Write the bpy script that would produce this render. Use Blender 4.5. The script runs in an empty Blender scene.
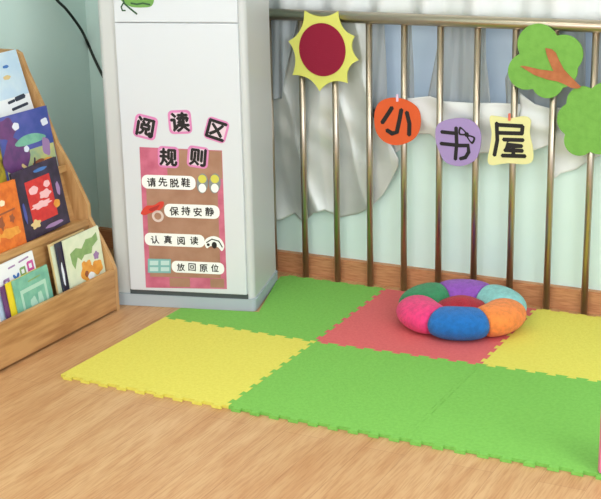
import bpy, bmesh, math, random
from mathutils import Vector, Matrix
random.seed(7)
C = bpy.context.scene.collection
V = Vector

# ------------------------------------------------------------------ camera (solved from the mat grid and the railing)
CP = V((1.8725, -3.6983, 1.5628)); YAW, PIT, ROL, FPX = .4788, .2893, -.0211, 1305.2
ca, sa, cb, sb = math.cos(YAW), math.sin(YAW), math.cos(PIT), math.sin(PIT)
F_ = V((-sa*cb, ca*cb, -sb)); r0 = V((ca, sa, 0)); u0 = r0.cross(F_)
R_ = math.cos(ROL)*r0 + math.sin(ROL)*u0; U_ = -math.sin(ROL)*r0 + math.cos(ROL)*u0
def ray(u, v): return F_ + R_*((u-300.5)/FPX) - U_*((v-249.5)/FPX)
def hit(u, v, o, n):
    """where the sight line through a photo position meets the real surface (point o, normal n)"""
    d = ray(u, v); return CP + d*((V(o)-CP).dot(V(n))/d.dot(V(n)))
cam = bpy.data.cameras.new('camera'); co = bpy.data.objects.new('camera', cam); C.objects.link(co)
cam.sensor_width = 36; cam.lens = FPX/601*36; cam.clip_start = .05
m = Matrix((R_, U_, -F_)).transposed().to_4x4(); m.translation = CP; co.matrix_world = m
bpy.context.scene.camera = co

# ------------------------------------------------------------------ materials
def lin(c):
    c = c/255; return c/12.92 if c <= .04045 else ((c+.055)/1.055)**2.4
def rgb(c): return (lin(c[0]), lin(c[1]), lin(c[2]), 1)
def mat(name, col, rough=.6, metal=0, noise=None, scale=20, bump=0, bscale=200, sheen=0, coat=0, stretch=None, spec=.5, detail=4, glow=0):
    m = bpy.data.materials.new(name); m.use_nodes = True
    nt = m.node_tree; b = nt.nodes['Principled BSDF']
    b.inputs['Base Color'].default_value = rgb(col); b.inputs['Roughness'].default_value = rough
    b.inputs['Metallic'].default_value = metal; b.inputs['Specular IOR Level'].default_value = spec
    b.inputs['Sheen Weight'].default_value = sheen; b.inputs['Coat Weight'].default_value = coat
    if glow: b.inputs['Emission Color'].default_value = rgb(col); b.inputs['Emission Strength'].default_value = glow
    tc = nt.nodes.new('ShaderNodeTexCoord'); mp = nt.nodes.new('ShaderNodeMapping')
    nt.links.new(tc.outputs['Object'], mp.inputs[0])
    if stretch: mp.inputs['Scale'].default_value = stretch
    if noise:
        n = nt.nodes.new('ShaderNodeTexNoise'); n.inputs['Scale'].default_value = scale; n.inputs['Detail'].default_value = detail
        r = nt.nodes.new('ShaderNodeValToRGB'); r.color_ramp.elements[0].color = rgb(noise); r.color_ramp.elements[1].color = rgb(col)
        r.color_ramp.elements[0].position = .35; r.color_ramp.elements[1].position = .62
        nt.links.new(mp.outputs[0], n.inputs[0]); nt.links.new(n.outputs[0], r.inputs[0]); nt.links.new(r.outputs[0], b.inputs['Base Color'])
    if bump:
        n = nt.nodes.new('ShaderNodeTexNoise'); n.inputs['Scale'].default_value = bscale; n.inputs['Detail'].default_value = 3
        u = nt.nodes.new('ShaderNodeBump'); u.inputs['Strength'].default_value = bump; u.inputs['Distance'].default_value = .004
        nt.links.new(mp.outputs[0], n.inputs[0]); nt.links.new(n.outputs[0], u.inputs['Height']); nt.links.new(u.outputs[0], b.inputs['Normal'])
    return m
def wood_floor():
    m = mat('laminate_planks', (205, 160, 110), .42)
    nt = m.node_tree; b = nt.nodes['Principled BSDF']; L = nt.links.new; N = nt.nodes.new
    tc = N('ShaderNodeTexCoord'); mp = N('ShaderNodeMapping'); mp.inputs['Rotation'].default_value = (0, 0, math.pi/2)
    L(tc.outputs['Object'], mp.inputs[0])
    br = N('ShaderNodeTexBrick'); br.inputs['Scale'].default_value = 1; br.inputs['Brick Width'].default_value = 1.2; br.inputs['Row Height'].default_value = .125
    br.inputs['Mortar Size'].default_value = .0007; br.inputs['Mortar Smooth'].default_value = .3; br.offset = .37
    br.inputs['Color1'].default_value = rgb(FL1); br.inputs['Color2'].default_value = rgb(FL2); br.inputs['Mortar'].default_value = rgb((168, 124, 84))
    L(mp.outputs[0], br.inputs[0])
    m2 = N('ShaderNodeMapping'); m2.inputs['Scale'].default_value = (1.1, 8, 1); L(mp.outputs[0], m2.inputs[0])
    n = N('ShaderNodeTexNoise'); n.inputs['Scale'].default_value = 2.2; n.inputs['Detail'].default_value = 6; n.inputs['Roughness'].default_value = .62; n.inputs['Distortion'].default_value = .6
    L(m2.outputs[0], n.inputs[0])
    r = N('ShaderNodeValToRGB'); r.color_ramp.elements[0].position = .36; r.color_ramp.elements[0].color = rgb((238, 224, 212)); r.color_ramp.elements[1].position = .62; r.color_ramp.elements[1].color = (1, 1, 1, 1)
    L(n.outputs[0], r.inputs[0])
    x = N('ShaderNodeMix'); x.data_type = 'RGBA'; x.blend_type = 'MULTIPLY'; x.inputs[0].default_value = 1
    L(br.outputs['Color'], x.inputs[6]); L(r.outputs[0], x.inputs[7])
    m3 = N('ShaderNodeMapping'); m3.inputs['Scale'].default_value = (4, 60, 1); L(mp.outputs[0], m3.inputs[0])
    n2 = N('ShaderNodeTexNoise'); n2.inputs['Scale'].default_value = 3; n2.inputs['Detail'].default_value = 3; L(m3.outputs[0], n2.inputs[0])
    r2 = N('ShaderNodeValToRGB'); r2.color_ramp.elements[0].position = .35; r2.color_ramp.elements[0].color = rgb((238, 228, 218)); r2.color_ramp.elements[1].position = .55; r2.color_ramp.elements[1].color = (1, 1, 1, 1)
    L(n2.outputs[0], r2.inputs[0])
    y = N('ShaderNodeMix'); y.data_type = 'RGBA'; y.blend_type = 'MULTIPLY'; y.inputs[0].default_value = 1
    L(x.outputs[2], y.inputs[6]); L(r2.outputs[0], y.inputs[7]); L(y.outputs[2], b.inputs['Base Color'])
    return m
FL1, FL2 = (204, 166, 122), (197, 156, 112)
M = dict(
    floor=wood_floor(),
    wall=mat('mint_paint', (212, 235, 230), .75, noise=(207, 231, 226), scale=3, bump=.05, bscale=60),
    ceiling=mat('ceiling_paint', (235, 236, 232), .9),
    base=mat('baseboard_wood', (196, 140, 98), .5, noise=(172, 114, 76), scale=6, stretch=(3, 1, 30)),
    wood=mat('beech_wood', (196, 154, 102), .5, noise=(174, 130, 80), scale=5, stretch=(12, 1.5, 12)),
    wood2=mat('beech_wood_panel', (198, 156, 106), .5, noise=(180, 136, 86), scale=5, stretch=(12, 12, 1.5)),
    woodfront=mat('beech_wood_board', (194, 150, 98), .45, noise=(164, 118, 72), scale=3.2, stretch=(6, 1.5, 16)),
    yellow=mat('yellow_foam', (218, 210, 92), .8, bump=.5, bscale=160, noise=(212, 203, 84), scale=90),
    green=mat('green_foam', (120, 185, 80), .8, bump=.6, bscale=160, noise=(112, 177, 73), scale=90),
    red=mat('coral_foam', (212, 100, 102), .8, bump=.5, bscale=160, noise=(206, 92, 96), scale=90),
    steel=mat('brushed_steel', (190, 178, 160), .31, metal=1),
    sign_yellow=mat('pale_yellow_foam', (214, 216, 108), .8), sign_maroon=mat('maroon_felt', (138, 18, 50), .95, bump=.2),
    tree=mat('leaf_green_foam', (116, 172, 74), .85, bump=.25, bscale=120, noise=(108, 163, 68), scale=40),
    branch=mat('brown_foam', (180, 110, 70), .85, noise=(166, 98, 60), scale=40),
    orange=mat('orange_card', (214, 88, 40), .8), purple=mat('lilac_card', (160, 138, 190), .8), cream=mat('cream_yellow_card', (222, 218, 156), .8),
    black=mat('black_ink', (24, 20, 22), .7), white=mat('white_card', (236, 240, 240), .7),
    body=mat('cabinet_grey_enamel', (196, 200, 200), .38), panel=mat('cabinet_white_enamel', (208, 214, 221), .3),
    plinth=mat('cabinet_plinth_grey', (168, 180, 188), .5), dark=mat('dark_gap', (70, 78, 80), .7),
    curtain=mat('silver_curtain_lining', (206, 211, 210), .36, metal=.3, noise=(192, 198, 198), scale=5, bump=.08, bscale=30),
    header=mat('white_curtain', (222, 226, 226), .6, sheen=.2),
    sheer_and_shade=mat('grey_curtain_and_shade', (152, 162, 170), .45, sheen=.3, bump=.2, bscale=30), alu=mat('window_frame_grey', (112, 118, 120), .5, metal=.3),
    glass=mat('glowing_frosted_blue_glass', (186, 204, 220), .3, noise=(174, 194, 214), scale=3, glow=.26),  # glow stands in for outdoor light coming through the frosted panes
    pinkpaper=mat('pink_sheet', (200, 108, 136), .6, noise=(184, 90, 118), scale=22), kraft=mat('kraft_brown_sheet', (168, 128, 106), .7, noise=(156, 114, 92), scale=14),
    pinkcard=mat('pink_card', (214, 132, 184), .7), pale=mat('pale_film', (214, 196, 190), .5),
    teal=mat('teal_print', (120, 176, 176), .7), redp=mat('red_print', (206, 62, 48), .7), yellowp=mat('yellow_print', (206, 200, 84), .7),
    greenp=mat('green_print', (108, 158, 78), .7), dgreen=mat('dark_green_print', (46, 82, 52), .7), cable=mat('black_rubber', (14, 28, 22), .5),
    pages=mat('paper_pages', (228, 224, 210), .8), grey=mat('grey_print', (130, 136, 140), .7),
    pinkpost=mat('pink_paint', (214, 120, 150), .5),
    lampw=mat('lamp_housing', (240, 240, 240), .5),
)
def plush(n, c): return mat(n, c, 1, bump=.9, bscale=330, sheen=.12, noise=tuple(int(k*.9) for k in c), scale=60)
def emis(name, col, s):
    m = bpy.data.materials.new(name); m.use_nodes = True; b = m.node_tree.nodes['Principled BSDF']
    b.inputs['Emission Color'].default_value = rgb(col); b.inputs['Emission Strength'].default_value = s; return m

# ------------------------------------------------------------------ object helpers
def wpos(o):
    p = V((0, 0, 0))
    while o: p += o.location; o = o.parent
    return p
def tag(o, label=None, cat=None, group=None, kind=None):
    for k, v in (('label', label), ('category', cat), ('group', group), ('kind', kind)):
        if v: o[k] = v
    return o
def thing(name, label, cat, loc, group=None):
    o = bpy.data.objects.new(name, None); C.objects.link(o); o.location = V(loc); o.empty_display_size = .05
    return tag(o, label, cat, group)
def link(name, bm, material, parent=None, smooth=False, mats=None):
    """bm is in world coordinates; origin goes to the base centre (top level) or to the parent's origin (parts)"""
    if parent is None:
        xs = [v.co for v in bm.verts]
        org = V(((min(p.x for p in xs)+max(p.x for p in xs))/2, (min(p.y for p in xs)+max(p.y for p in xs))/2, min(p.z for p in xs)))
        loc = org
    else: org = wpos(parent); loc = V((0, 0, 0))
    bmesh.ops.translate(bm, vec=-org, verts=bm.verts)
    bmesh.ops.recalc_face_normals(bm, faces=bm.faces)
    me = bpy.data.meshes.new(name); bm.to_mesh(me); bm.free()
    for mm in (mats or [material]): me.materials.append(mm)
    if smooth:
        for p in me.polygons: p.use_smooth = True
    o = bpy.data.objects.new(name, me); C.objects.link(o); o.location = loc; o.parent = parent
    return o
def bx(bm, a, b, fr=None):
    """box between corners a and b, optional frame"""
    vs = []
    for i in range(8):
        p = V((b[0] if i & 1 else a[0], b[1] if i & 2 else a[1], b[2] if i & 4 else a[2])); vs.append(bm.verts.new(fr(p) if fr else p))
    for f in ((0, 2, 3, 1), (4, 5, 7, 6), (0, 1, 5, 4), (2, 6, 7, 3), (0, 4, 6, 2), (1, 3, 7, 5)): bm.faces.new([vs[i] for i in f])
def box(a, b, fr=None, bev=0):
    bm = bmesh.new(); bx(bm, a, b, fr)
    if bev: bmesh.ops.bevel(bm, geom=bm.edges[:], offset=bev, segments=2, affect='EDGES', profile=.5)
    return bm
class Frame:
    """local plane: origin, right, up; n points to the viewer's side"""
    def __init__(s, o, ex, ey): s.o = V(o); s.ex = V(ex).normalized(); s.ey = V(ey).normalized(); s.n = s.ex.cross(s.ey)
    def __call__(s, p): return s.o + s.ex*p[0] + s.ey*p[1] + s.n*(p[2] if len(p) > 2 else 0)
    def px(s, u, v, off=0):
        p = hit(u, v, s.o + s.n*off, s.n) - s.o; return (p.dot(s.ex), p.dot(s.ey))
def prism(bm, pts, fr, z0, z1, mi=0):
    pts = [V((p[0], p[1])) for p in pts]
    q = [pts[0]]
    for p in pts[1:]:
        if (p-q[-1]).length > 1e-6: q.append(p)
    if (q[-1]-q[0]).length < 1e-6: q.pop()
    pts = q
    if sum(pts[i-1].x*pts[i].y-pts[i].x*pts[i-1].y for i in range(len(pts))) < 0: pts = pts[::-1]
    n = len(pts); a = [bm.verts.new(fr((p.x, p.y, z0))) for p in pts]; b = [bm.verts.new(fr((p.x, p.y, z1))) for p in pts]
    fs = []
    caps = [bm.faces.new(b), bm.faces.new(a[::-1])]
    for i in range(n): fs.append(bm.faces.new((a[i-1], a[i], b[i], b[i-1])))
    for f in fs+caps: f.material_index = mi
    for f in caps: f.normal_update()
    if n > 4: bmesh.ops.triangulate(bm, faces=caps, ngon_method='EAR_CLIP')
def blob(cx, cy, rx, ry, n=24, rot=0, wob=0, k=5, ph=0):
    o = []
    for i in range(n):
        a = 2*math.pi*i/n; w = 1+wob*math.sin(k*a+ph); x, y = rx*w*math.cos(a), ry*w*math.sin(a)
        o.append((cx+x*math.cos(rot)-y*math.sin(rot), cy+x*math.sin(rot)+y*math.cos(rot)))
    return o
def rrect(x0, y0, x1, y1, r, n=5, rot=0):
    o = []
    for cx, cy, a0 in ((x1-r, y1-r, 0), (x0+r, y1-r, 90), (x0+r, y0+r, 180), (x1-r, y0+r, 270)):
        for i in range(n+1):
            a = math.radians(a0+90*i/n); o.append((cx+r*math.cos(a), cy+r*math.sin(a)))
    if rot:
        mx, my = (x0+x1)/2, (y0+y1)/2; c, s = math.cos(rot), math.sin(rot)
        o = [(mx+(x-mx)*c-(y-my)*s, my+(x-mx)*s+(y-my)*c) for x, y in o]
    return o
def smooth_closed(pts, n=6):
    o = []; N = len(pts)
    for i in range(N):
        p0, p1, p2, p3 = (V(pts[(i+k-1) % N]) for k in range(4))
        for j in range(n):
            t = j/n; o.append(tuple(.5*((2*p1)+(-p0+p2)*t+(2*p0-5*p1+4*p2-p3)*t*t+(-p0+3*p1-3*p2+p3)*t**3)))
    return o
def stroke(bm, pts, w, fr, z0, z1, mi=0):
    pts = [V(p) for p in pts]; L = []; Rr = []
    for i, p in enumerate(pts):
        d = (pts[min(i+1, len(pts)-1)]-pts[max(i-1, 0)]).normalized(); n = V((-d.y, d.x))
        k = 1
        if 0 < i < len(pts)-1:
            d1 = (pts[i]-pts[i-1]).normalized(); k = 1/max(.6, d1.dot(d))
        L.append(p+n*w/2*k); Rr.append(p-n*w/2*k)
    d = (pts[-1]-pts[-2]).normalized(); e = (pts[0]-pts[1]).normalized()
    prism(bm, L+[pts[-1]+d*w*.35]+Rr[::-1]+[pts[0]+e*w*.35], fr, z0, z1, mi)
def tube(bm, pts, r, n=12, cap=True):
    pts = [V(p) for p in pts]; rings = []
    for i, p in enumerate(pts):
        d = (pts[min(i+1, len(pts)-1)]-pts[max(i-1, 0)]).normalized()
        a = d.cross(V((0, 0, 1)) if abs(d.z) < .9 else V((1, 0, 0))).normalized(); b = d.cross(a)
        rr = r[i] if isinstance(r, (list, tuple)) else r
        rings.append([bm.verts.new(p+a*rr*math.cos(2*math.pi*k/n)+b*rr*math.sin(2*math.pi*k/n)) for k in range(n)])
    for A, B in zip(rings, rings[1:]):
        for k in range(n): bm.faces.new((A[k], A[(k+1) % n], B[(k+1) % n], B[k]))
    if cap: bm.faces.new(rings[0][::-1]); bm.faces.new(rings[-1])
def bez(pts, n=8):
    o = []
    for i in range(len(pts)-1):
        p0, p1, p2, p3 = (V(pts[max(0, min(len(pts)-1, i+k-1))]) for k in range(4))
        for j in range(n):
            t = j/n; o.append(.5*((2*p1)+(-p0+p2)*t+(2*p0-5*p1+4*p2-p3)*t*t+(-p0+3*p1-3*p2+p3)*t**3))
    return o+[V(pts[-1])]
def text_bm(bm, s, size, cx, cy, fr, z, rot=0, bold=0., thick=.0004, sx=1, mi=0):
    d = bold*size
    for i, (dx, dy) in enumerate(((0, 0), (d, 0), (-d, 0), (0, d), (0, -d)) if bold else ((0, 0),)):
        text_one(bm, s, size*(1-2*bold), cx+dx, cy+dy, fr, z, rot, 0, thick+.00002*i, sx, mi)
def text_one(bm, s, size, cx, cy, fr, z, rot=0, bold=0., thick=.0004, sx=1, mi=0):
    cu = bpy.data.curves.new('t', 'FONT'); cu.body = s; cu.size = 1; cu.align_x = 'CENTER'; cu.align_y = 'CENTER'
    cu.extrude = .01; cu.offset = bold; cu.resolution_u = 3; cu.space_character = 1.0
    o = bpy.data.objects.new('t', cu); C.objects.link(o); bpy.context.view_layer.update()
    me = bpy.data.meshes.new_from_object(o.evaluated_get(bpy.context.evaluated_depsgraph_get()))
    bpy.data.objects.remove(o); bpy.data.curves.remove(cu)
    xs = [v.co.x for v in me.vertices]; ys = [v.co.y for v in me.vertices]
    mx, my = (min(xs)+max(xs))/2, (min(ys)+max(ys))/2
    h = max(ys)-min(ys); k = size/h; c, sn = math.cos(rot), math.sin(rot); vs = []
    for v in me.vertices:
        x, y = (v.co.x-mx)*k*sx, (v.co.y-my)*k
        vs.append(bm.verts.new(fr((cx+x*c-y*sn, cy+x*sn+y*c, z+(thick if v.co.z > 0 else 0)))))
    for p in me.polygons:
        try: bm.faces.new([vs[i] for i in p.vertices]).material_index = mi
        except ValueError: pass
    bpy.data.meshes.remove(me)

# ------------------------------------------------------------------ the room
XL, XR, YW, YF, ZC = -1.37, 3.2, .69, -4.6, 2.75
WX0, WX1, WZ0, WZ1 = -.62, 1.5, .62, 1.95
def struct(name, bm, m): return tag(link(name, bm, m), kind='structure')
struct('floor', box((XL-.1, YF, -.05), (XR, YW+.15, 0)), M['floor'])
struct('wall_left', box((XL-.1, YF, 0), (XL, YW+.15, ZC)), M['wall'])
b = bmesh.new()
bx(b, (XL, YW, 0), (WX0, YW+.15, ZC)); bx(b, (WX1, YW, 0), (XR, YW+.15, ZC)); bx(b, (WX0, YW, 0), (WX1, YW+.15, WZ0)); bx(b, (WX0, YW, WZ1), (WX1, YW+.15, ZC))
struct('wall_back', b, M['wall'])
struct('ceiling', box((XL-.1, YF, ZC), (XR, YW+.15, ZC+.05)), M['ceiling'])
b = box((XL+.001, YW-.03, 0), (XR, YW, .074)); bx(b, (XL+.001, YW-.026, .074), (XR, YW, .08))
struct('baseboard_back', b, M['base'])
struct('baseboard_left', box((XL, YF, 0), (XL+.012, YW-.03, .08)), M['base'])
# window in the back wall
win = bpy.data.objects.new('window_1', None); C.objects.link(win); win.location = ((WX0+WX1)/2, YW+.1, WZ0); win['kind'] = 'structure'
b = bmesh.new(); y0, y1 = YW+.07, YW+.11
bx(b, (WX0, y0, WZ0), (WX1, y1, WZ0+.05)); bx(b, (WX0, y0, WZ1-.05), (WX1, y1, WZ1))
bx(b, (WX0, y0, WZ0+.05), (WX0+.05, y1, WZ1-.05)); bx(b, (WX1-.05, y0, WZ0+.05), (WX1, y1, WZ1-.05))
bx(b, (.42, y0, WZ0+.05), (.47, y1, WZ1-.05)); bx(b, (WX0+.05, y0, .985), (.42, y1, 1.05)); bx(b, (.47, y0, .985), (WX1-.05, y1, 1.05))
link('window_frame', b, M['alu'], win)
link('pane', box((WX0+.02, y0+.015, WZ0+.02), (WX1-.02, y0+.025, WZ1-.02)), M['glass'], win)

# ------------------------------------------------------------------ puzzle mat
T = .6; MR = .0124
mc, ms = math.cos(MR)*.9986, math.sin(MR)
TH = .012
def edge(p, q, n=9, side=1, teeth=True, depth=.013):
    """points from p (included) to q (excluded); dovetail teeth bulge to the left (side=1) or right"""
    p, q = V(p), V(q)
    if not teeth: return [tuple(p)]
    d = q-p; L = d.length; d.normalize(); nn = V((-d.y, d.x))*side*depth; o = [p]; s = L/n
    for i in range(n):
        c = (i+.5)*s
        for off, h in ((-.17, 0), (-.25, 1), (.25, 1), (.17, 0)): o.append(p+d*(c+off*s)+nn*h)
    return [tuple(x) for x in o]
# the tiles are laid slightly askew: measured places of the mat's grid corners
GRID = [[(-.600, -.612), (.015, -.608), (.585, -.600), (1.170, -.592)], [(-.592, -.012), (.012, -.012), (.588, .020), (1.170, .044)], [(-.598, .592), (.005, .595), (.588, .602), (1.170, .606)]]
def wm(p):
    u, v = p[0]/T+1, p[1]/T+1; i = min(2, max(0, int(math.floor(u)))); j = min(1, max(0, int(math.floor(v)))); u -= i; v -= j
    g = lambda a, c: V(GRID[j+c][i+a])
    q_ = g(0, 0)*(1-u)*(1-v)+g(1, 0)*u*(1-v)+g(0, 1)*(1-u)*v+g(1, 1)*u*v
    return (q_.x, q_.y)
def rev(a, end): return [end]+a[:0:-1]
fm = Frame((0, 0, 0), (1, 0, 0), (0, 1, 0))
def tile(poly, m, label):
    b = bmesh.new(); P = [wm(p) for p in poly]
    prism(b, P, fm, .0005, TH-.0015)
    # slightly inset top so seams read as grooves
    c = V((sum(p[0] for p in P)/len(P), sum(p[1] for p in P)/len(P)))
    for f in list(b.faces):
        pass
    top = [v for v in b.verts if v.co.z > TH-.002]
    for v in top:
        d = (c-v.co.xy); v.co.xy += d.normalized()*.0006
    o = link('foam_mat_tile', b, m); tag(o, label, 'play mat', 'interlocking foam floor tiles')
    return o
O_, A_, B_ = (0, 0), (-T, 0), (-T, -T)
E_ya = edge((-T, 0), (0, 0), side=-1)           # back tile's teeth reach into the front tile
E_yg = edge((0, -T), (0, 0), side=1)            # green's teeth into yellow
E_gr = edge((0, 0), (T, 0), side=-1)
E_ry = edge((T, 0), (T, T), side=1)             # yellow's teeth into coral
E_gr0 = edge((0, 0), (0, T), side=1)            # coral's teeth into green
E_gg = edge((T, -T), (T, 0), side=1)
E_yy = edge((T, 0), (2*T, 0), side=-1)
# yellow front-left
tile(edge((-T, -T), (0, -T), side=-1)+E_yg+rev(E_ya, (0, 0))+[(-T, 0)], M['yellow'], 'yellow foam puzzle tile in the front row, left end of the mat')
tile(edge((0, -T), (T, -T), side=-1)+E_gg+rev(E_gr, (T, 0))+rev(E_yg, (0, 0)), M['green'], 'bright green foam tile in front of the coral tile, next to the front yellow tile')
tile(edge((T, -T), (2*T, -T), side=-1)+[(2*T, -T), (2*T, 0)]+rev(E_yy, (2*T, 0))[1:]+rev(E_gg, (T, 0)), M['green'], 'bright green foam tile at the front right corner of the mat')
YB = T+.0
tile(E_gr+E_ry+[(T, YB), (0, YB)]+rev(E_gr0, (0, YB))[1:], M['red'], 'coral red foam tile under the round cushion')
tile(E_yy+[(2*T, 0), (2*T, YB)]+edge((2*T, YB), (T, YB), side=-1, depth=.008)+rev(E_ry, (T, YB)), M['yellow'], 'yellow foam tile at the back right, against the railing')
# green beside the cabinet, cut to its footprint
tile(E_ya+E_gr0+[(0, YB)]+edge((0, YB), (-.435, YB), n=6, side=-1, depth=.008)+[(-.437, YB-.02), (-.425, .52), (-.318, .180), (-.60, .106)], M['green'], 'green foam tile beside the white cabinet, at the back left of the mat')

# ------------------------------------------------------------------ the railing
YBAR, X0, SP, RZ = .634, -.3547, .138, 1.016
rail = thing('railing', 'brown-tinged stainless steel railing of upright bars before the curtained window', 'railing', (.3, YBAR, 0))
b = bmesh.new(); tube(b, [(-1.0, YBAR, RZ), (2.2, YBAR, RZ)], .021, 24); o = link('top_rail', b, M['steel'], rail, True)
for k in range(-4, 17):
    x = X0+k*SP; b = bmesh.new(); tube(b, [(x, YBAR, .0005), (x, YBAR, RZ-.02)], .0122, 20); link('bar', b, M['steel'], rail, True)

# ------------------------------------------------------------------ curtains
def interp(tab, t):
    for (a, x), (c, y) in zip(tab, tab[1:]):
        if t <= c: return x+(y-x)*max(0, min(1, (t-a)/(c-a)))
    return tab[-1][1]
YC = .669
fc = Frame((0, YC, 0), (1, 0, 0), (0, 0, 1))
def cloth(name, label, left, right, fold, m, nu=90, nv=70, group='curtains behind the railing'):
    """left/right: outline points top to bottom as (x, z); fold(u, v, x, z) gives the depth of the pleats"""
    def samp(P, t):
        d = [0]
        for a, c in zip(P, P[1:]): d.append(d[-1]+math.dist(a, c))
        s = t*d[-1]
        return (interp(list(zip(d, [p[0] for p in P])), s), interp(list(zip(d, [p[1] for p in P])), s))
    b = bmesh.new(); G = []
    for j in range(nv+1):
        v = j/nv; l, r = samp(left, v), samp(right, v); row = []
        for i in range(nu+1):
            u = i/nu; x = l[0]+(r[0]-l[0])*u; z = l[1]+(r[1]-l[1])*u
            row.append(b.verts.new((x, YC+fold(u, v, x, z), z)))
        G.append(row)
    for j in range(nv):
        for i in range(nu): b.faces.new((G[j][i], G[j][i+1], G[j+1][i+1], G[j+1][i]))
    o = link(name, b, m, None, True); tag(o, label, 'curtain', group)
    s = o.modifiers.new('thickness', 'SOLIDIFY'); s.thickness = .0015; s.offset = 0
    return o
P = lambda *q: [fc.px(*a) for a in q]
# silver drape on the left: bottom hem follows its folds
def hem(x, tab): return interp(tab, x)
H1 = [(-.62, .20), (-.52, .205), (-.47, .213), (-.42, .24), (-.385, .205), (-.33, .255), (-.28, .27), (-.22, .245), (-.15, .265), (-.09, .30), (-.03, .36), (.02, .45), (.05, .50)]
def drape(u, v, x, z):
    k = max(0, min(1, (.92-z)/.25))
    def sharp(t, e=.45):          # soft pleat with a narrow crest
        q_ = .5+.5*math.sin(t); return q_**e*2-1.2
    a = .006*sharp(38*x+5*z+1.2*math.sin(6*z+3*x))*(1-.6*k)
    th = 30*(x+.30)+20*(z-.75)*(.6+.5*math.sin(3*x)) + 1.6*math.sin(8*z+5*x)
    a += .0135*k*sharp(th, .7)
    a -= .009*k*(1-abs(math.sin(14*(x+.3)+8*(z-.75)+.8*math.sin(6*z))))**3
    a += .0022*k*math.sin(41*(z*.6+x*.8)+2.5*math.sin(11*z))
    a = max(-.0195, min(.0175, a*.9+.002))
    return a
b = bmesh.new(); G = []; nv, nu = 90, 110
xr_tab = [(.2, .05), (.47, .045), (.55, 0.0), (.66, -.085), (.75, -.10), (1.4, -.09)]
for j in range(nv+1):
    row = []
    for i in range(nu+1):
        u = i/nu; v = j/nv
        xb = -.60+.65*u; zb = interp(H1, xb); z = 1.0+(zb-1.0)*v; xr = interp(xr_tab, max(z, .2)); x = -.60+(xr+.60)*u
        if v > .999: pass
        row.append(b.verts.new((x, YC+drape(u, v, x, z), z)))
    G.append(row)
for j in range(nv):
    for i in range(nu): b.faces.new((G[j][i], G[j][i+1], G[j+1][i+1], G[j+1][i]))
o = link('curtain', b, M['curtain'], None, True); tag(o, 'silver grey curtain hanging lowest behind the bars, beside the white cabinet', 'curtain', 'curtains behind the railing')
s = o.modifiers.new('thickness', 'SOLIDIFY'); s.thickness = .0015; s.offset = 0
# whitish curtain above the rail
cloth('curtain', 'whitish pleated curtain showing above the top rail of the railing', [(-.60, 1.75), (-.60, 1.004)], [(1.45, 1.75), (1.45, 1.004)],
      lambda u, v, x, z: .030+.020*math.sin(30*x+1.8*math.sin(6*x))+.006*math.sin(66*x+3*z)+.003*math.sin(14*z+9*x), M['header'], 260, 14)
# grey strips between the light panes; the first is shade laid over the drape
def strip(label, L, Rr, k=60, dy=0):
    cloth('curtain_and_shade_strip', label, P(*L), P(*Rr), lambda u, v, x, z: .026+dy+.006*math.sin(k*x+5*z)+.003*math.sin(2.3*k*x-7*z), M['sheer_and_shade'], 26, 40)
strip('grey shade strip laid over the silver drape, left of the sun cut-out', [(262, 18), (264, 100)], [(300, 18), (290, 60), (284, 98)], 70, -.0405)  # grey cloth standing in for the shade on the drape's upper left
strip('narrow grey curtain strip just right of the silver drape', [(364, 18), (370, 110)], [(381, 18), (384, 112)])
strip('narrow grey curtain strip behind the bar above the orange sign', [(402, 20), (401, 112)], [(409, 20), (412, 112)], 120)
strip('wide grey curtain strip behind the bar above the lilac sign', [(437, 22), (436, 40), (423, 108)], [(484, 22), (484, 60), (489, 108)], 70)
strip('grey curtain strip hanging behind the left green tree cut-out', [(512, 24), (513, 55), (503, 80), (505, 110)], [(583, 28), (583, 112)], 60)
strip('grey curtain strip at the right end behind the railing', [(591, 30), (591, 112)], [(640, 34), (640, 112)], 60)
# tucked up hems
def swag(label, top, bot, f=60, off=0.0):
    cloth('curtain_hem', label, *[P(*q) for q in (list(zip(*[(t, bb) for t, bb in zip(top, bot)]))[0:0] or (top, bot))], lambda u, v, x, z: off, M['curtain'])
def swag2(label, rows, m='header', off=0., f=90, sl=60):
    """rows: (px x, top y, bottom y) from left to right"""
    b = bmesh.new(); G = []; nv, n = 26, 0
    rows_i = []
    for k in range(len(rows)-1):
        for j in range(8): t = j/8; rows_i.append([a+(c-a)*t for a, c in zip(rows[k], rows[k+1])])
    rows_i.append(rows[-1])
    for (u, t0, t1) in rows_i:
        col = []
        for j in range(nv+1):
            q = fc.px(u, t0+(t1-t0)*j/nv); x, z = q
            w = math.sin(math.pi*min(1, j/nv*1.0))
            col.append(b.verts.new((x, YC+off+.0085*math.sin(.55*f*z+sl*x*.35+2*math.sin(6*x))*(.5+.5*w), z)))
        G.append(col)
    for i in range(len(G)-1):
        for j in range(nv): b.faces.new((G[i][j], G[i+1][j], G[i+1][j+1], G[i][j+1]))
    o = link('curtain_hem', b, M[m], None, True); tag(o, label, 'curtain', 'curtains behind the railing')
    s = o.modifiers.new('thickness', 'SOLIDIFY'); s.thickness = .0015; s.offset = 0
swag2('tucked-up pale curtain hem between the orange sign and the cream sign', [(388, 100, 158), (400, 98, 150), (414, 98, 134), (430, 96, 134), (445, 101, 148), (475, 103, 153), (495, 103, 153), (520, 104, 152)])
swag2('tucked-up pale curtain hem right of the cream sign, folded flat', [(520, 92, 152), (535, 104, 150), (549, 108, 145), (556, 105, 140)], off=-.002, f=120)
swag2('curtain hem slanting below the right green tree cut-out', [(553, 108, 180), (560, 108, 174), (575, 108, 170), (590, 108, 160), (612, 108, 150), (650, 108, 146)], off=.004, f=70)

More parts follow.
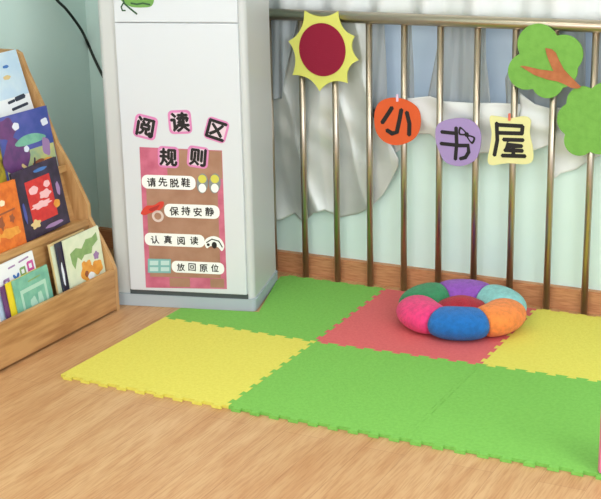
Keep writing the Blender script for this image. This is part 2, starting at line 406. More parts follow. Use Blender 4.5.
# ------------------------------------------------------------------ cut-outs and signs on the bars
fs = Frame((0, .6126, 0), (1, 0, 0), (0, 0, 1))     # back plane of pieces that also cover the rail
fb = Frame((0, .6205, 0), (1, 0, 0), (0, 0, 1))     # back plane of pieces on the bars
# sun
tips = [(305, 10.5), (338.5, 11), (355, 36), (359, 60), (348, 83), (320, 91), (293, 75), (289, 41)]
tips = [fs.px(*t) for t in tips]; cx, cz = fs.px(323, 49.5)
out = []
for i in range(8):
    a, c = V(tips[i]), V(tips[(i+1) % 8]); mid = (a+c)/2; d = V((cx, cz))-mid; inn = mid+d.normalized()*.021*min(1, (c-a).length/.1)
    for j in range(8): t = j/8; out.append(tuple((1-t)**2*a+2*t*(1-t)*(2*inn-mid)+t*t*c))
p = V(fs((cx, cz, 0)))
t = thing('sun_cutout', 'yellow spiky sun cut-out with a dark red disc, fixed to the railing', 'wall decoration', p)
b = bmesh.new(); prism(b, out, fs, 0, .005); link('rays', b, M['sign_yellow'], t)
rx = (fs.px(346, 50)[0]-fs.px(300, 50)[0])/2; rz = (fs.px(323, 23)[1]-fs.px(323, 76)[1])/2
b = bmesh.new(); prism(b, blob(cx, cz, rx, rz, 48), fs, .005, .009); link('disc', b, M['sign_maroon'], t)
# trees
def cr(pts, ox, oy, s): return [(ox+x/s, oy+y/s) for x, y in pts]
def lobes(circles, fr, n=140):
    """outline of overlapping round lobes"""
    cx = sum(c[0] for c in circles)/len(circles); cy = sum(c[1] for c in circles)/len(circles); o = []
    for i in range(n):
        a = 2*math.pi*i/n; dx, dy = math.cos(a), math.sin(a); best = 0
        for x, y, r in circles:
            ex, ey = x-cx, y-cy; bq = ex*dx+ey*dy; cq = ex*ex+ey*ey-r*r; D = bq*bq-cq
            if D >= 0: best = max(best, bq+math.sqrt(D))
        o.append(fr.px(cx+dx*best, cy+dy*best))
    return o
t = thing('tree_cutout', 'green foam tree crown cut-out with a forked brown branch, left of the other green crown', 'wall decoration', fs((*fs.px(546, 61), 0)))
b = bmesh.new(); prism(b, lobes([(538.5, 44, 20.5), (564, 54, 19.5), (560, 70, 18), (527, 71, 18.5), (548, 82, 16), (546, 62, 24)], fs), fs, 0, .006); link('crown', b, M['tree'], t)
br = [(230, 238), (262, 244), (282, 262), (298, 300), (322, 345), (355, 380), (408, 432), (392, 440), (360, 437), (325, 418), (290, 404), (240, 395), (175, 372), (105, 328), (130, 328), (200, 345), (272, 354), (262, 335), (248, 300), (236, 268)]
b = bmesh.new(); prism(b, [fs.px(*q) for q in cr(br, 500, 0, 4.99)], fs, .006, .010); link('branch', b, M['branch'], t)
t = thing('tree_cutout', 'plain green foam tree crown cut-out with scalloped edge, lower one at the right', 'wall decoration', fs((*fs.px(596, 122), 0)))
fs2 = Frame((0, .6205, 0), (1, 0, 0), (0, 0, 1))
b = bmesh.new(); prism(b, lobes([(583, 102, 16), (606, 100, 18), (575, 119, 17.5), (580, 140, 15.5), (600, 136, 18), (625, 140, 17), (630, 115, 18), (602, 120, 26)], fs2), fs2, 0, .006); link('crown', b, M['tree'], t)
# characters drawn in brush strokes, in photo positions on the sign's own plane
def sign(label, outline, m, strokes, w, extra=None, clip=None):
    c = fb.px(sum(q[0] for q in outline)/len(outline), sum(q[1] for q in outline)/len(outline))
    t = thing('hanging_sign', label, 'sign', fb((*c, 0)), 'character signs on the railing')
    b = bmesh.new(); prism(b, smooth_closed([fb.px(*q) for q in outline], 5), fb, 0, .004); card = link('card', b, m, t)
    b = bmesh.new()
    for i, s in enumerate(strokes): stroke(b, [fb.px(*q) for q in s], w*(1+.0), fb, .004, .0052+.00012*i)
    link('lettering', b, M['black'], card)
    if extra: extra(t)
    if clip:
        for (u, v, cm) in clip:
            q = fb.px(u, v); b = bmesh.new(); prism(b, rrect(q[0]-.004, q[1]-.012, q[0]+.004, q[1]+.014, .002), fb, .0041, .0085); link('peg', b, cm, t)
ox, oy, s3 = 360, 80, 3.005
def bow(t):
    for k_, (nm, m_) in enumerate((('bow', M['black']), ('bow_fill', M['purple']))):
        b = bmesh.new(); g = (1, .52)[k_]
        for tri in ([(303, 141), (300, 162), (323, 162)], [(346, 172), (338, 190), (322, 166)]):
            mx, my = sum(a_[0] for a_ in tri)/3, sum(a_[1] for a_ in tri)/3
            prism(b, smooth_closed([fb.px(*cr([(mx+(a_[0]-mx)*g*1.15, my+(a_[1]-my)*g*1.15)], ox, oy, s3)[0]) for a_ in tri], 4), fb, .0053+.0003*k_, .0058+.0004*k_)
        if k_ == 0:
            c_ = fb.px(*cr([(322, 163)], ox, oy, s3)[0]); prism(b, blob(c_[0], c_[1], .0085, .0085, 16), fb, .0053, .0064)
        link(nm, b, m_, t)
pegp = mat('pale_pink_peg', (232, 196, 222), .5); pegb = mat('blue_peg', (120, 150, 220), .5); pegr = mat('red_peg', (220, 110, 90), .5)
sign('orange round paper sign with a black character, leftmost of the three signs', [(375, 113), (380, 102), (392, 97.5), (407, 100), (418, 108), (421, 119), (419, 132), (411, 141), (397, 145), (384, 141), (376, 130)], M['orange'],
     [cr([(98, 82), (84, 104), (68, 128)], ox, oy, s3),
      cr([(126, 88), (120, 120), (112, 156), (98, 160), (82, 150)], ox, oy, s3),
      cr([(142, 96), (150, 130), (149, 165)], ox, oy, s3)], .0158,
     clip=[(398, 98, pegp)])
sign('lilac paper sign with a black character and a small bow, middle of the three signs', [(437, 126), (446, 120), (462, 118), (474, 122), (481, 133), (480, 150), (474, 161), (460, 166), (446, 162), (440, 152), (436, 140)], M['purple'],
     [cr([(246, 155), (292, 160)], ox, oy, s3), cr([(244, 190), (300, 196), (326, 196), (328, 216), (318, 232), (302, 236)], ox, oy, s3),
      cr([(290, 142), (292, 190), (288, 238)], ox, oy, s3)], .0132, extra=lambda t: bow(t))
sign('cream yellow paper sign with a blocky black character, rightmost of the three signs', [(490, 117), (497, 116), (510, 118), (524, 116), (531, 120), (530, 132), (533, 148), (533, 160), (526, 164), (508, 163), (493, 165), (488, 161), (490, 148), (492, 133)], M['cream'],
     [cr([(412, 128), (414, 180), (405, 226)], ox, oy, s3), cr([(414, 134), (490, 138)], ox, oy, s3), cr([(490, 138), (488, 158)], ox, oy, s3),
      cr([(416, 158), (490, 160)], ox, oy, s3), cr([(432, 178), (492, 180)], ox, oy, s3), cr([(450, 180), (440, 196), (488, 198)], ox, oy, s3),
      cr([(462, 196), (462, 222)], ox, oy, s3), cr([(436, 210), (490, 212)], ox, oy, s3), cr([(428, 226), (498, 228)], ox, oy, s3)], .0138,
     clip=[(510, 117, pegr)])

# ------------------------------------------------------------------ the tall cabinet
FLc, FRc = V((-.841, .054, 0)), V((-.334, .192, 0)); ang = math.atan2(.138, .507)
eu = V((math.cos(ang), math.sin(ang), 0)); ev = V((-math.sin(ang), math.cos(ang), 0))
CW, CD, CH = .525, .366, 1.72
def fcab(p): return FLc + eu*p[0] + ev*p[1] + V((0, 0, p[2]))
cab = thing('cabinet', 'tall white and grey floor-standing cabinet unit with rule posters on its front', 'cabinet', FLc+eu*CW/2+ev*CD/2)
def rbox(x0, x1, y0, y1, r, z0, z1, rb=.01):
    b = bmesh.new(); n = 8; pts = []
    for cx, cy, a0, rr in ((x1-rb, y1-rb, 0, rb), (x0+rb, y1-rb, 90, rb), (x0+r, y0+r, 180, r), (x1-r, y0+r, 270, r)):
        for i in range(n+1): a = math.radians(a0+90*i/n); pts.append((cx+rr*math.cos(a), cy+rr*math.sin(a)))
    prism(b, pts, lambda p: fcab((p[0], p[1], p[2])), z0, z1); return b
link('plinth', rbox(-.012, CW, 0, CD, .018, .001, .045), M['plinth'], cab)
link('body', rbox(-.016, CW-.006, .012, CD, .022, .0451, CH), M['body'], cab)
FP = Frame(fcab((0, -.002, 0)), eu, (0, 0, 1))           # front face of the door panel
xa = FP.px(128.5, 290)[0]; xb = FP.px(245.5, 297)[0]; za = FP.px(190, 292.5)[1]; zs = FP.px(190, 23)[1]
xa2 = FP.px(115.5, 5)[0]; xb2 = FP.px(238.5, 5)[0]
print('panel', xa, xb, xa2, xb2, za, zs)
xa = (xa+xa2)/2; xb = (xb+xb2)/2
def pan(z0, z1): return box((xa, -.002, z0), (xb, .0119, z1), fcab, .003)
link('door_panel', pan(za, zs-.0012), M['panel'], cab)
link('upper_panel', pan(zs+.0012, CH-.12), M['panel'], cab)
link('base_slot', box((xa-.004, .006, .0452), (xb+.002, .0118, za-.0005), fcab), M['dark'], cab)
# things stuck on the front
def stuck(name, label, cat, outline, m, group=None, z0=.0002, z1=.0012, parts=(), base=None):
    c = (sum(q[0] for q in outline)/len(outline), sum(q[1] for q in outline)/len(outline))
    t = thing(name, label, cat, FP((*c, 0)), group)
    b = bmesh.new(); prism(b, outline, FP, z0, z1); pr = link(base or 'card', b, m, t)
    for nm, fn, mm in parts:
        b = bmesh.new(); fn(b, z1); link(nm, b, mm, pr)
    return t
K = 1/ (FP.px(181, 150)[0]-FP.px(180, 150)[0])            # px per metre on the panel
def q(u, v): return FP.px(u, v)
def title(ch, u, v, w, rot, label, dz=0):
    c = q(u, v); s = w/K
    stuck('title_card', label, 'sign', rrect(c[0]-s*.5, c[1]-s*.5, c[0]+s*.5, c[1]+s*.5, s*.2, 5, rot), M['pinkcard'], 'title characters on the cabinet', z0=.0002+dz, z1=.0012+dz,
          parts=[('paper', lambda b, z: prism(b, rrect(c[0]-s*.40, c[1]-s*.40, c[0]+s*.40, c[1]+s*.40, s*.16, 5, rot), FP, z, z+.0004), M['pale2']),
                 ('lettering', lambda b, z: text_bm(b, ch, s*.86, c[0], c[1], FP, z+.0004, rot, .042), M['black'])])
M['pale2'] = mat('pale_pink_paper', (220, 200, 214), .7)
title('阅', 145.5, 127, 23, -.22, 'pink card with a black character, left in the arched upper title row')
title('读', 180, 122, 23, .05, 'pink card with a black character, centre and highest of the title row')
title('区', 216.5, 130, 22, -.3, 'pink card with a black character, right in the arched upper title row')
# poster sheet
tl, tr, brr, bl = q(139.5, 147), q(222, 150.5), q(227, 289), q(146, 287.5)
def lerp4(s, t_):   # s right, t_ down
    a = V(tl)+(V(tr)-V(tl))*s; c = V(bl)+(V(brr)-V(bl))*s; return tuple(a+(c-a)*t_)
def patch(b, s0, t0, s1, t1, z, z1): prism(b, [lerp4(s0, t0), lerp4(s1, t0), lerp4(s1, t1), lerp4(s0, t1)], FP, z, z1)
ps = thing('rules_poster', 'pink and kraft brown poster sheet behind the white rule strips on the cabinet', 'poster', FP((*lerp4(.5, .5), 0)))
b = bmesh.new(); patch(b, 0, 0, 1, 1, .0002, .0008); link('backing_sheet', b, M['pinkpaper'], ps)
b = bmesh.new(); patch(b, .06, .20, .93, .92, .0008, .0011); patch(b, .33, .005, .995, .2, .0008, .0011); patch(b, .3, .925, .55, .99, .0008, .0011) ; patch(b, .8, .925, .97, .99, .0008, .0011)
link('kraft_sheet', b, M['kraft'], ps)
title('规', 168.5, 157, 21, -.04, 'pink card with a black character, left of the two in the lower title row', .0011)
title('则', 198, 157, 21, -.12, 'pink card with a black character, right of the two in the lower title row', .0011)
def rule(txt, u0, v0, u1, v1, label):
    a, c = q(u0, v0), q(u1, v1); x0, x1 = a[0], c[0]; z1, z0 = a[1], c[1]; h = z1-z0; mx, mz = (x0+x1)/2, (z0+z1)/2
    # the strips are cut with wavy edges
    n = 40; o = []
    per = rrect(x0, z0, x1, z1, h*.42, 4)
    def txtf(b, z):
        L = x1-x0-.6*h
        for i, ch in enumerate(txt): text_bm(b, ch, h*.66, x0+.3*h+L*(i+.5)/len(txt), mz+(.02*h if i % 2 else -.03*h), FP, z, .04*(-1)**i, .022)
    stuck('rule_strip', label, 'sign', per, M['white'], 'white rule strips on the poster', z0=.0012, z1=.0018, parts=[('lettering', txtf, M['black'])])
rule('请先脱鞋', 141.5, 174.5, 196, 190, 'white rule strip beside the yellow flowers, topmost on the poster')
rule('保持安静', 164, 203.5, 220, 219, 'white rule strip to the right of the red bird, second from top')
rule('认真阅读', 144.5, 232.5, 205, 247.5, 'white rule strip left of the glasses picture, third from top')
rule('放回原位', 171.5, 260.5, 224.5, 274.5, 'white rule strip right of the teal book picture, lowest on the poster')
def icon(name, label, outline, m, fn, parts):
    stuck(name, label, 'sticker', outline, m, 'small pictures on the rules poster', z0=.0019, z1=.0024, parts=parts)
def circ(b, u, v, r, z, z1, ry=None, mi=0):
    c = q(u, v); prism(b, blob(c[0], c[1], r/K, (ry or r)/K, 20), FP, z, z1)
for (u, lab) in ((202.5, 'round yellow and white flower sticker, the one next to the top rule strip'), (215, 'round yellow and white flower sticker at the right edge of the poster')):
    c1, c2 = q(u, 178.5), q(u, 188)
    o1 = [(p[0], p[1]) for p in blob((c1[0]+c2[0])/2, (c1[1]+c2[1])/2, 5.8/K, 9.8/K, 32, 0, .07, 2)]
    icon('flower_sticker', lab, o1, M['grey'], None, [('flower', lambda b, z, u=u: circ(b, u, 178.8, 4.2, z, z+.0004), M['yellowp']), ('pot', lambda b, z, u=u: circ(b, u, 188, 3.8, z, z+.0004, 4.4), M['white'])])
bird = [(141, 213), (146, 206), (154, 205), (160, 201.5), (164, 202), (163, 207), (158, 211), (150, 213), (145, 215)]
icon('bird_sticker', 'red bird-shaped sticker at the left edge of the poster', smooth_closed([q(*p) for p in bird], 4), M['redp'], None, [('wing', lambda b, z: prism(b, smooth_closed([q(*p) for p in [(149, 209), (156, 206), (160, 204.5), (157, 209), (152, 211)]], 3), FP, z, z+.0003), mat('dark_red_print', (170, 44, 40), .7))])
icon('ring_sticker', 'small round brown ring sticker below the red bird', blob(*q(158, 216), 6/K, 6/K, 24), M['kraft2'] if 'kraft2' in M else M['pale'], None, [('ring', lambda b, z: circ(b, 158, 216, 3.6, z, z+.0003), M['kraft'])])
gl = [(204.5, 243), (207, 238), (214, 236), (221, 239), (224.5, 246), (222, 251), (218, 247), (211, 246), (207, 248)]
def glf(b, z):
    stroke(b, [q(206.5, 242.5), q(212, 239), (q(219, 241)), q(222.5, 247)], 1.1/K, FP, z, z+.0003); circ(b, 214.5, 245, 2.6, z, z+.0005, 3.4); circ(b, 208.5, 244.5, 1.5, z, z+.0004)
icon('glasses_sticker', 'white sticker with a dark drawing to the right of the third rule strip', smooth_closed([q(*p) for p in gl], 4), M['white'], None, [('drawing', glf, M['black'])])
def bk(b, z):
    for (u0, v0, u1, v1) in ((150, 260.5, 158.5, 265), (161, 260.5, 169.5, 265), (150, 267, 158.5, 271), (161, 267, 169.5, 271)):
        prism(b, [q(u0, v0), q(u1, v0), q(u1, v1), q(u0, v1)], FP, z, z+.0003)
icon('book_sticker', 'teal sticker of books left of the lowest rule strip', [q(148, 258.5), q(171, 259), q(171, 273), q(148, 272.5)], M['teal'], None, [('drawing', bk, mat('pale_teal_print', (184, 214, 212), .7))])
# decal at the top
lf = [(121, -7), (136, -9), (150, -7), (154, -1), (151.5, 6), (143, 7.5), (132, 7), (126, 4), (121, 0)]
def dl1(b, z):
    stroke(b, [q(131, 3.2), q(137, 4.2), q(143, 3.2), q(150, 4.6)], 1.6/K, FP, z, z+.0003); stroke(b, [q(132, -2), q(148, -1.5)], 1.6/K, FP, z, z+.0003)
stuck('leaf_decal', 'green leaf-shaped decal with dark stem near the top of the cabinet front', 'sticker', smooth_closed([q(*p) for p in lf], 4), M['greenp'], z1=.0008,
      parts=[('markings', dl1, M['dgreen'])])
b = bmesh.new(); 
c = q(124, 8)
t = thing('stem_decal', 'dark green curled line decal below the green leaf decal', 'sticker', FP((*c, 0)))
b = bmesh.new(); stroke(b, [q(*p) for p in [(122, -3), (124.5, 3.5), (129.5, 8), (137, 14)]], 1.7/K, FP, .0009, .0013)
stroke(b, [q(*p) for p in [(123.5, 3), (121.3, 7), (122.5, 10.5), (125.5, 10.5)]], 1.4/K, FP, .0009, .0013); link('line', b, M['dgreen'], t)

# ------------------------------------------------------------------ the cable
pts = []
for u, v in ((50, -12), (57, 0), (66, 9), (76, 22), (82.5, 32)): pts.append(hit(u, v, (XL+.035, 0, 0), (1, 0, 0)))
for u, v in ((88, 44), (95, 60), (105, 80), (118, 100)): pts.append(hit(u, v, (0, YW-.008, 0), (0, 1, 0)))
b = bmesh.new(); tube(b, bez(pts, 6), .0058, 10); tag(link('cable', b, M['cable'], None, True), 'black cable running down the mint wall behind the tall cabinet', 'cable')

# ------------------------------------------------------------------ the book display rack
XF = -.803; YE = .012; YN = -1.3
rack = thing('book_rack', 'tiered beech-coloured wooden book rack along the left wall', 'bookshelf', (-1.05, -.64, 0))
prof = [(-.805, .0), (-.805, .157), (-.822, .2), (-.855, .262), (-.905, .345), (-.905, .39), (-.975, .53), (-1.025, .61), (-1.075, .74), (-1.135, .865), (-1.158, .925), (-1.178, .935), (-1.33, .935), (-1.33, 0)]
for y in (YE, YN):
    fr = lambda p, y=y: V((p[0], y-.018+p[2], p[1])) ; b = bmesh.new(); prism(b, prof, fr, 0, .018); link('side_panel', b, M['wood2'], rack)
b = box((-.822, YN+.0005, .008), (-.8045, YE-.0185, .158), bev=.002); link('front_board', b, M['woodfront'], rack)
link('bottom_shelf', box((-.925, YN+.0005, .015), (-.8225, YE-.0185, .03)), M['wood'], rack)
link('bin_back', box((-.925, YN+.0005, .0305), (-.910, YE-.0185, .3145)), M['wood'], rack)
# steps: ledge, lip and slanted back of each upper tier
tiers = [(-.916, .318), (-.998, .512), (-1.078, .706)]
TILT = math.radians(15)
for i, (x, z) in enumerate(tiers):
    link('ledge', box((x-.06, YN+.0005, z-.003), (x, YE-.0185, z+.012)), M['wood'], rack)
    link('lip', box((x+.0005, YN+.0005, z-.003), (x+.014, YE-.0185, z+.022), bev=.002), M['wood'], rack)
    top = (.185, .185, .185)[i]
    bx0 = x-.048
    def fr(p, bx0=bx0, z=z): return V((bx0+p[0]*math.cos(TILT)-p[2]*math.sin(TILT), p[1], z+.013+p[0]*math.sin(TILT)+p[2]*math.cos(TILT)))
    link('back_board', box((-.008, YN+.0005, 0), (0, YE-.0185, top), fr), M['wood'], rack)
def book(label, x, z, pxc, w, h, tilt, cover, art, th=.008, roll=0, group='picture books on the rack', near=0):
    """x, z: foot line of the cover's front face; pxc: photo position of the cover's centre; art: list of (kind, args, material)"""
    ez = V((-math.sin(tilt), 0, math.cos(tilt))); ex = V((0, 1, 0)); n = ex.cross(ez)   # n towards +x
    c = V((x, pxc, z)) + ez*(h/2+.0012+abs(math.sin(roll))*w/2)
    ex2 = (ex*math.cos(roll)+ez*math.sin(roll)); ez2 = (-ex*math.sin(roll)+ez*math.cos(roll))
    fr = Frame(c, ex2, ez2)
    t = thing('picture_book', label, 'book', fr((0, -h/2, -th/2)), group)
    b = bmesh.new(); bx(b, (-w/2, -h/2, -.001), (w/2, h/2, 0), fr); bx(b, (-w/2, -h/2, -th), (w/2, h/2, -th+.001), fr); bx(b, (-w/2, -h/2, -th+.001), (-w/2+.0012, h/2, -.001), fr)
    link('cover', b, cover, t)
    link('pages', box((-w/2+.0012, -h/2+.003, -th+.001), (w/2-.002, h/2-.002, -.001), fr), M['pages'], t)
    mats = []; b = bmesh.new(); z0 = .0001
    for k, (kind, a, mm) in enumerate(art):
        if mm not in mats: mats.append(mm)
        mi = mats.index(mm); za_ = .0001+.00012*k; zb_ = za_+.0003
        if kind == 'r': prism(b, [(a[0]*w/2, a[1]*h/2), (a[2]*w/2, a[1]*h/2), (a[2]*w/2, a[3]*h/2), (a[0]*w/2, a[3]*h/2)], fr, za_, zb_, mi)
        elif kind == 'b': prism(b, blob(a[0]*w/2, a[1]*h/2, a[2]*w/2, a[3]*h/2, 26, 0, a[4] if len(a) > 4 else .06, a[5] if len(a) > 5 else 5, k), fr, za_, zb_, mi)
        elif kind == 'p': prism(b, [(p_[0]*w/2, p_[1]*h/2) for p_ in a], fr, za_, zb_, mi)
        elif kind == 's': stroke(b, [(p_[0]*w/2, p_[1]*h/2) for p_ in a[0]], a[1]*w/2, fr, za_, zb_, mi)
    if art: link('cover_art', b, None, t, mats=mats)
    return t
def cm(n, c, c2=None, s=25): return mat('ink_'+n, c, .35, noise=c2, scale=s)
I = dict(sky=cm('sky', (190, 216, 238), (206, 226, 240), 12), pw=cm('whitepaper', (236, 240, 244)), dk=cm('darkink', (50, 56, 74)), night=cm('night', (64, 82, 158), (92, 96, 176), 14), purple=cm('plum', (112, 66, 122), (90, 58, 110), 30),
         glow=cm('glow', (196, 198, 130), (150, 176, 140), 20), cloud=cm('cloud', (226, 232, 246)), brown=cm('brown', (150, 84, 54)), blk=cm('midnight', (44, 38, 56), (62, 52, 78), 30), red=cm('crimson', (212, 58, 54), (196, 44, 46), 40),
         lpink=cm('lightpink', (240, 190, 196)), org=cm('orange', (226, 122, 44), (206, 100, 36), 40), cream=cm('cream', (240, 226, 196)), mint=cm('mintink', (128, 190, 166), (108, 172, 152), 30), lmint=cm('lightmint', (176, 214, 196)),
         lg=cm('palegreen', (224, 232, 206), (212, 224, 196), 25), leaf=cm('leaf', (142, 176, 112), (126, 162, 100), 40), fox=cm('fox', (232, 164, 70), (220, 144, 54), 40), vio=cm('violet', (160, 128, 176)), yel=cm('sunyellow', (236, 212, 46)),
         olive=cm('olivedrab', (196, 178, 60), (110, 96, 50), 30), blue=cm('blueink', (70, 120, 190)), mag=cm('magenta', (206, 84, 160)), ltan=cm('tan', (220, 196, 140)))
# top tier
X3, Z3 = tiers[2]; X2, Z2 = tiers[1]; X1, Z1 = tiers[0]
book('pale blue and white picture book on the top tier of the rack', X3-.018, Z3+.013, -.150, .25, .225, TILT, I['sky'],
     [('r', (-1, -1, 1, -.42), I['pw']), ('b', (.28, .22, .16, .07), I['ltan']), ('b', (.36, .55, .13, .05), I['blue']), ('b', (-.3, .3, .2, .06), I['cloud']), ('s', ([(.02, -.55), (.3, -.52)], .08), I['dk']), ('s', ([(.36, -.5), (.76, -.46)], .13), I['dk']), ('s', ([(.1, -.78), (.8, -.72)], .08), I['dk'])], roll=.02)
b0 = book('brown book peeking out above the pale blue and white one on the top tier', X3-.029, Z3+.013, -.262, .17, .25, TILT, I['brown'], [('r', (-.9, .5, .9, .9), I['ltan'])], th=.006)
# second tier from the top
book('picture book with a blue and purple night sky, second tier from the top', X2-.016, Z2+.013, -.152, .275, .222, math.radians(9), I['night'],
     [('r', (-.98, -.98, .98, -.2), I['glow']), ('b', (-.55, -.35, .5, .62, .1, 4), I['purple']), ('b', (-.7, .6, .35, .34, .12, 5), I['purple']), ('b', (.1, .1, .6, .16, .1, 3), I['mint']), ('b', (.78, .52, .14, .12, .12, 4), I['cloud']), ('b', (-.35, .62, .13, .12), I['cloud']),
      ('b', (.66, -.25, .16, .3, .1, 4), I['vio']), ('b', (.3, -.72, .3, .14), I['brown']), ('b', (-.12, -.15, .1, .1), I['cloud']), ('s', ([(-.4, -.6), (-.1, -.9)], .09), I['ltan']), ('s', ([(.02, -.85), (.12, -.5)], .06), I['blk']), ('b', (.62, -.7, .2, .1), I['fox'])], roll=0)
book('yellow and purple patterned book half hidden behind the night sky book', X2-.026, Z2+.013, -.345, .17, .20, math.radians(10), I['olive'], [('b', (.3, .3, .3, .2, .1), I['yel']), ('b', (-.3, -.4, .4, .3, .1), I['purple'])], th=.006)
# third tier from the top
book('dark blue book with a large red panel, third tier from the top', X1-.014, Z1+.013, -.207, .25, .242, math.radians(8.5), I['blk'],
     [('r', (-.55, -.62, .55, .62), I['red']), ('b', (-.25, .32, .2, .12), I['lpink']), ('b', (.2, .1, .25, .12, .15), I['lpink']), ('b', (-.05, -.15, .42, .1, .2, 7), I['lpink']), ('b', (.35, .36, .14, .1), I['lpink']), ('b', (.6, -.3, .14, .12), I['fox']), ('b', (-.45, -.62, .2, .12, .2), I['ltan']),
      ('b', (.2, .82, .3, .05), I['blue']), ('b', (.78, .1, .08, .2), I['vio']), ('b', (-.8, -.2, .06, .3), I['night']), ('b', (.3, -.84, .4, .06), I['vio'])], roll=.04)
book('orange picture book, third tier from the top, left of the red and dark one', X1-.004, Z1+.013, -.435, .20, .225, math.radians(8.5), I['org'],
     [('b', (.15, .42, .14, .09), I['cream']), ('b', (-.5, .5, .3, .2), I['cream']), ('b', (.5, -.1, .12, .12, .2), I['brown']), ('b', (-.05, -.15, .12, .2, .2), I['brown']), ('b', (.3, -.5, .5, .15, .15), I['fox']), ('s', ([(-.2, .1), (.7, .16)], .06), I['brown']), ('b', (-.5, -.5, .3, .2), I['fox'])], roll=-.02)
# bottom bin
book('pale green picture book with an orange animal at the right end of the bottom bin', -.829, .031, -.114, .208, .287, math.radians(6), I['lg'],
     [('p', [(-.75, .62), (-.4, .7), (-.1, .62), (.2, .8), (.55, .78), (.82, .86), (.85, .66), (.5, .55), (.4, .4), (.0, .44), (-.2, .34), (-.38, .46), (-.6, .2), (-.72, .36)], I['leaf']), ('b', (.0, .0, .34, .24, .1, 4), I['fox']), ('b', (-.12, .2, .12, .1), I['fox']), ('b', (.16, .18, .12, .1), I['fox']), ('b', (.58, .0, .3, .18, .1, 5), I['fox']), ('b', (-.05, -.04, .1, .08), I['brown']),
      ('b', (.18, -.14, .18, .1), I['pw']), ('b', (.62, .3, .15, .1, .15), I['vio']), ('b', (-.2, -.5, .3, .07), I['brown']), ('b', (-.65, -.5, .2, .1), I['lpink']), ('r', (-1, -1, -.9, -.4), I['lpink']), ('b', (.1, -.75, .5, .1), I['leaf'])], th=.006, roll=.02)
book('thin grey-edged book just behind the pale green animal book', -.838, .031, -.145, .205, .283, math.radians(6.5), I['dk'], [('r', (-.95, -.9, .9, .9), I['blk']), ('b', (-.86, .2, .06, .3), I['grey'] if 'grey' in I else I['cloud'])], th=.005, roll=.02)
book('tan-covered book at the back, left of the pale green animal book', -.846, .031, -.168, .205, .285, math.radians(7), I['ltan'], [('r', (-.95, -.9, .9, .94), I['lg'])], th=.005, roll=.02)
book('mint green booklet in front in the bottom bin', -.828, .031, -.408, .185, .225, math.radians(7), I['mint'],
     [('r', (-.72, -.7, .75, .62), I['lmint']), ('r', (-.6, -.6, .62, .5), I['mint']), ('b', (-.1, 0, .2, .28, .1), I['lmint']), ('b', (.3, .1, .14, .25, .1), I['lmint']), ('s', ([(-.2, .78), (.5, .8)], .05), I['leaf'])], th=.006, roll=.04)
book('yellow-edged booklet behind the mint green booklet', -.837, .031, -.432, .185, .222, math.radians(7), I['yel'], [], th=.005, roll=.04)
book('dark purple booklet between the yellow booklet and the letter book', -.845, .031, -.450, .185, .215, math.radians(7), I['purple'], [], th=.005, roll=.04)
book('white book with coloured letters on blue, left end of the bottom bin', -.853, .031, -.450, .225, .278, math.radians(9), I['pw'],
     [('r', (-1, -1, 1, .3), I['sky']), ('s', ([(.3, .7), (.5, .7), (.5, .54), (.3, .54), (.3, .7)], .07), I['leaf']), ('s', ([(.66, .76), (.88, .76), (.88, .58), (.66, .58), (.66, .76)], .08), I['mag']), ('s', ([(-.05, .62), (.18, .4)], .09), I['blue']), ('s', ([(.18, .62), (-.05, .4)], .09), I['blue']), ('s', ([(-.5, .6), (-.3, .6), (-.3, .4), (-.5, .4), (-.5, .6)], .08), I['vio']), ('s', ([(-.2, .84), (.1, .85)], .05), I['vio']), ('s', ([(.3, .87), (.75, .9)], .05), I['vio'])], th=.007, roll=.03)

# ------------------------------------------------------------------ the petal cushion
cc = V((.393, .356, TH)); 
cu = thing('petal_cushion', 'round plush cushion of six coloured petals round a dark red middle, on the coral tile', 'cushion', cc)
cols = [('pink', (238, 60, 128)), ('blue', (22, 110, 190)), ('orange', (250, 142, 66)), ('aqua', (142, 208, 208)), ('purple', (148, 84, 190)), ('green', (44, 142, 92))]
R1, RT = .147, .080
view = math.atan2(CP.y-cc.y, CP.x-cc.x)            # the blue petal faces the room
for i, (nm, c) in enumerate(cols):
    a0 = view+math.radians((i-1)*60)+math.radians(CUSH if 'CUSH' in globals() else -3)
    b = bmesh.new(); G = []; na, nb = 22, 28; half = math.radians(30)
    for ia in range(na+1):
        s = -1+2*ia/na; a = a0+s*half*.995; bul = math.sqrt(max(0, 1-abs(s)**2.6)); k = .76+.24*bul
        ring = []
        for ib in range(nb):
            t = 2*math.pi*ib/nb; rr = RT*k
            rad = R1+.004*bul+rr*math.cos(t)*(1.0 if math.cos(t) > 0 else .95)
            zz = .050+rr*.68*math.sin(t); zz = max(zz, .0007+.002*(1-bul)) if math.sin(t) < 0 else zz
            ring.append(b.verts.new((cc.x+rad*math.cos(a), cc.y+rad*math.sin(a), TH+zz)))
        G.append(ring)
    for A, B in zip(G, G[1:]):
        for k2 in range(nb): b.faces.new((A[k2], A[(k2+1) % nb], B[(k2+1) % nb], B[k2]))
    b.faces.new(G[0][::-1]); b.faces.new(G[-1])
    o = link('petal', b, plush(nm+'_plush', c), cu, True); o['label'] = nm+' petal'
b = bmesh.new(); G = []
for j in range(9):
    r = .105*j/8; h = .052+.042*math.cos(r/.105*math.pi/2)
    if j == 0: top = b.verts.new((cc.x, cc.y, TH+h)); continue
    G.append([b.verts.new((cc.x+r*math.cos(2*math.pi*k/36), cc.y+r*math.sin(2*math.pi*k/36), TH+h)) for k in range(36)])
for k in range(36): b.faces.new((top, G[0][k], G[0][(k+1) % 36]))
for A, B in zip(G, G[1:]):
    for k in range(36): b.faces.new((A[k], B[k], B[(k+1) % 36], A[(k+1) % 36]))
lowr = [b.verts.new((v.co.x, v.co.y, TH+.002)) for v in G[-1]]
for k in range(36): b.faces.new((G[-1][k], lowr[k], lowr[(k+1) % 36], G[-1][(k+1) % 36]))
b.faces.new(lowr)
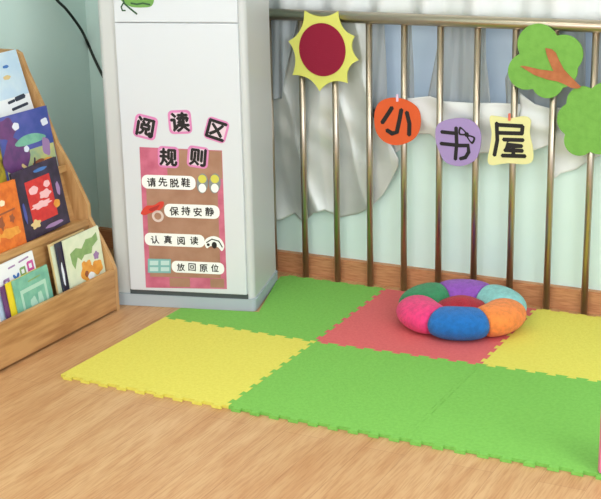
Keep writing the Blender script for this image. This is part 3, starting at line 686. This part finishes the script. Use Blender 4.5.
o = link('middle', b, plush('dark_red_plush', (176, 16, 44)), cu, True); o['label'] = 'dark red middle pad'

# ------------------------------------------------------------------ pink post at the right border
pb = hit(599.2, 474, (0, 0, TH), (0, 0, 1)); rgt = V((R_.x, R_.y, 0)).normalized(); fw = V((-rgt.y, rgt.x, 0))
def fpst(p): return pb+rgt*p[0]+fw*p[1]+V((0, 0, p[2]))
tag(link('pink_board', box((.0, 0, .0005), (.10, .02, .42), fpst, .003), M['pinkpost']), 'pink upright board standing at the right border of the mat', 'board')

# ------------------------------------------------------------------ lamps, unseen fill lights and sky
LW = emis('lamp_glow', (255, 250, 240), 11.0)
for i, (x, y) in enumerate(((-.2, -1.3), (1.8, -1.3), (-.2, -3.4), (1.8, -3.4))):
    t = thing('ceiling_lamp', 'flat white ceiling lamp panel', 'lamp', (x, y, ZC-.06), 'ceiling lamps')
    link('housing', box((x-.62, y-.17, ZC-.05), (x+.62, y+.17, ZC-.0005)), M['lampw'], t)
    link('diffuser', box((x-.6, y-.15, ZC-.06), (x+.6, y+.15, ZC-.0505)), LW, t)
def area(name, loc, target, sx, sy, e, col):
    l = bpy.data.lights.new(name, 'AREA'); l.shape = 'RECTANGLE'; l.size = sx; l.size_y = sy; l.energy = e; l.color = col
    o = bpy.data.objects.new(name, l); C.objects.link(o); o.location = loc
    o.rotation_euler = (V(target)-V(loc)).to_track_quat('-Z', 'Y').to_euler(); return o
area('front_fill', (.6, -4.5, 1.7), (.0, .6, .5), 2.6, 1.6, 52, (1, .98, .95))  # unseen soft fill from the room's open rear
area('side_fill', (3.1, -2.2, 1.7), (-1.3, .2, .9), 2.0, 1.5, 66, (.95, .98, 1))  # unseen fill light added on the right to brighten the left wall
w = bpy.data.worlds.new('world'); bpy.context.scene.world = w; w.use_nodes = True
bg = w.node_tree.nodes['Background']; bg.inputs[0].default_value = (.86, .93, 1, 1); bg.inputs[1].default_value = 1.0

vs = bpy.context.scene.view_settings
vs.view_transform = 'Standard'; vs.look = 'None'; vs.gamma = 1; vs.use_curve_mapping = False; vs.exposure = -.13
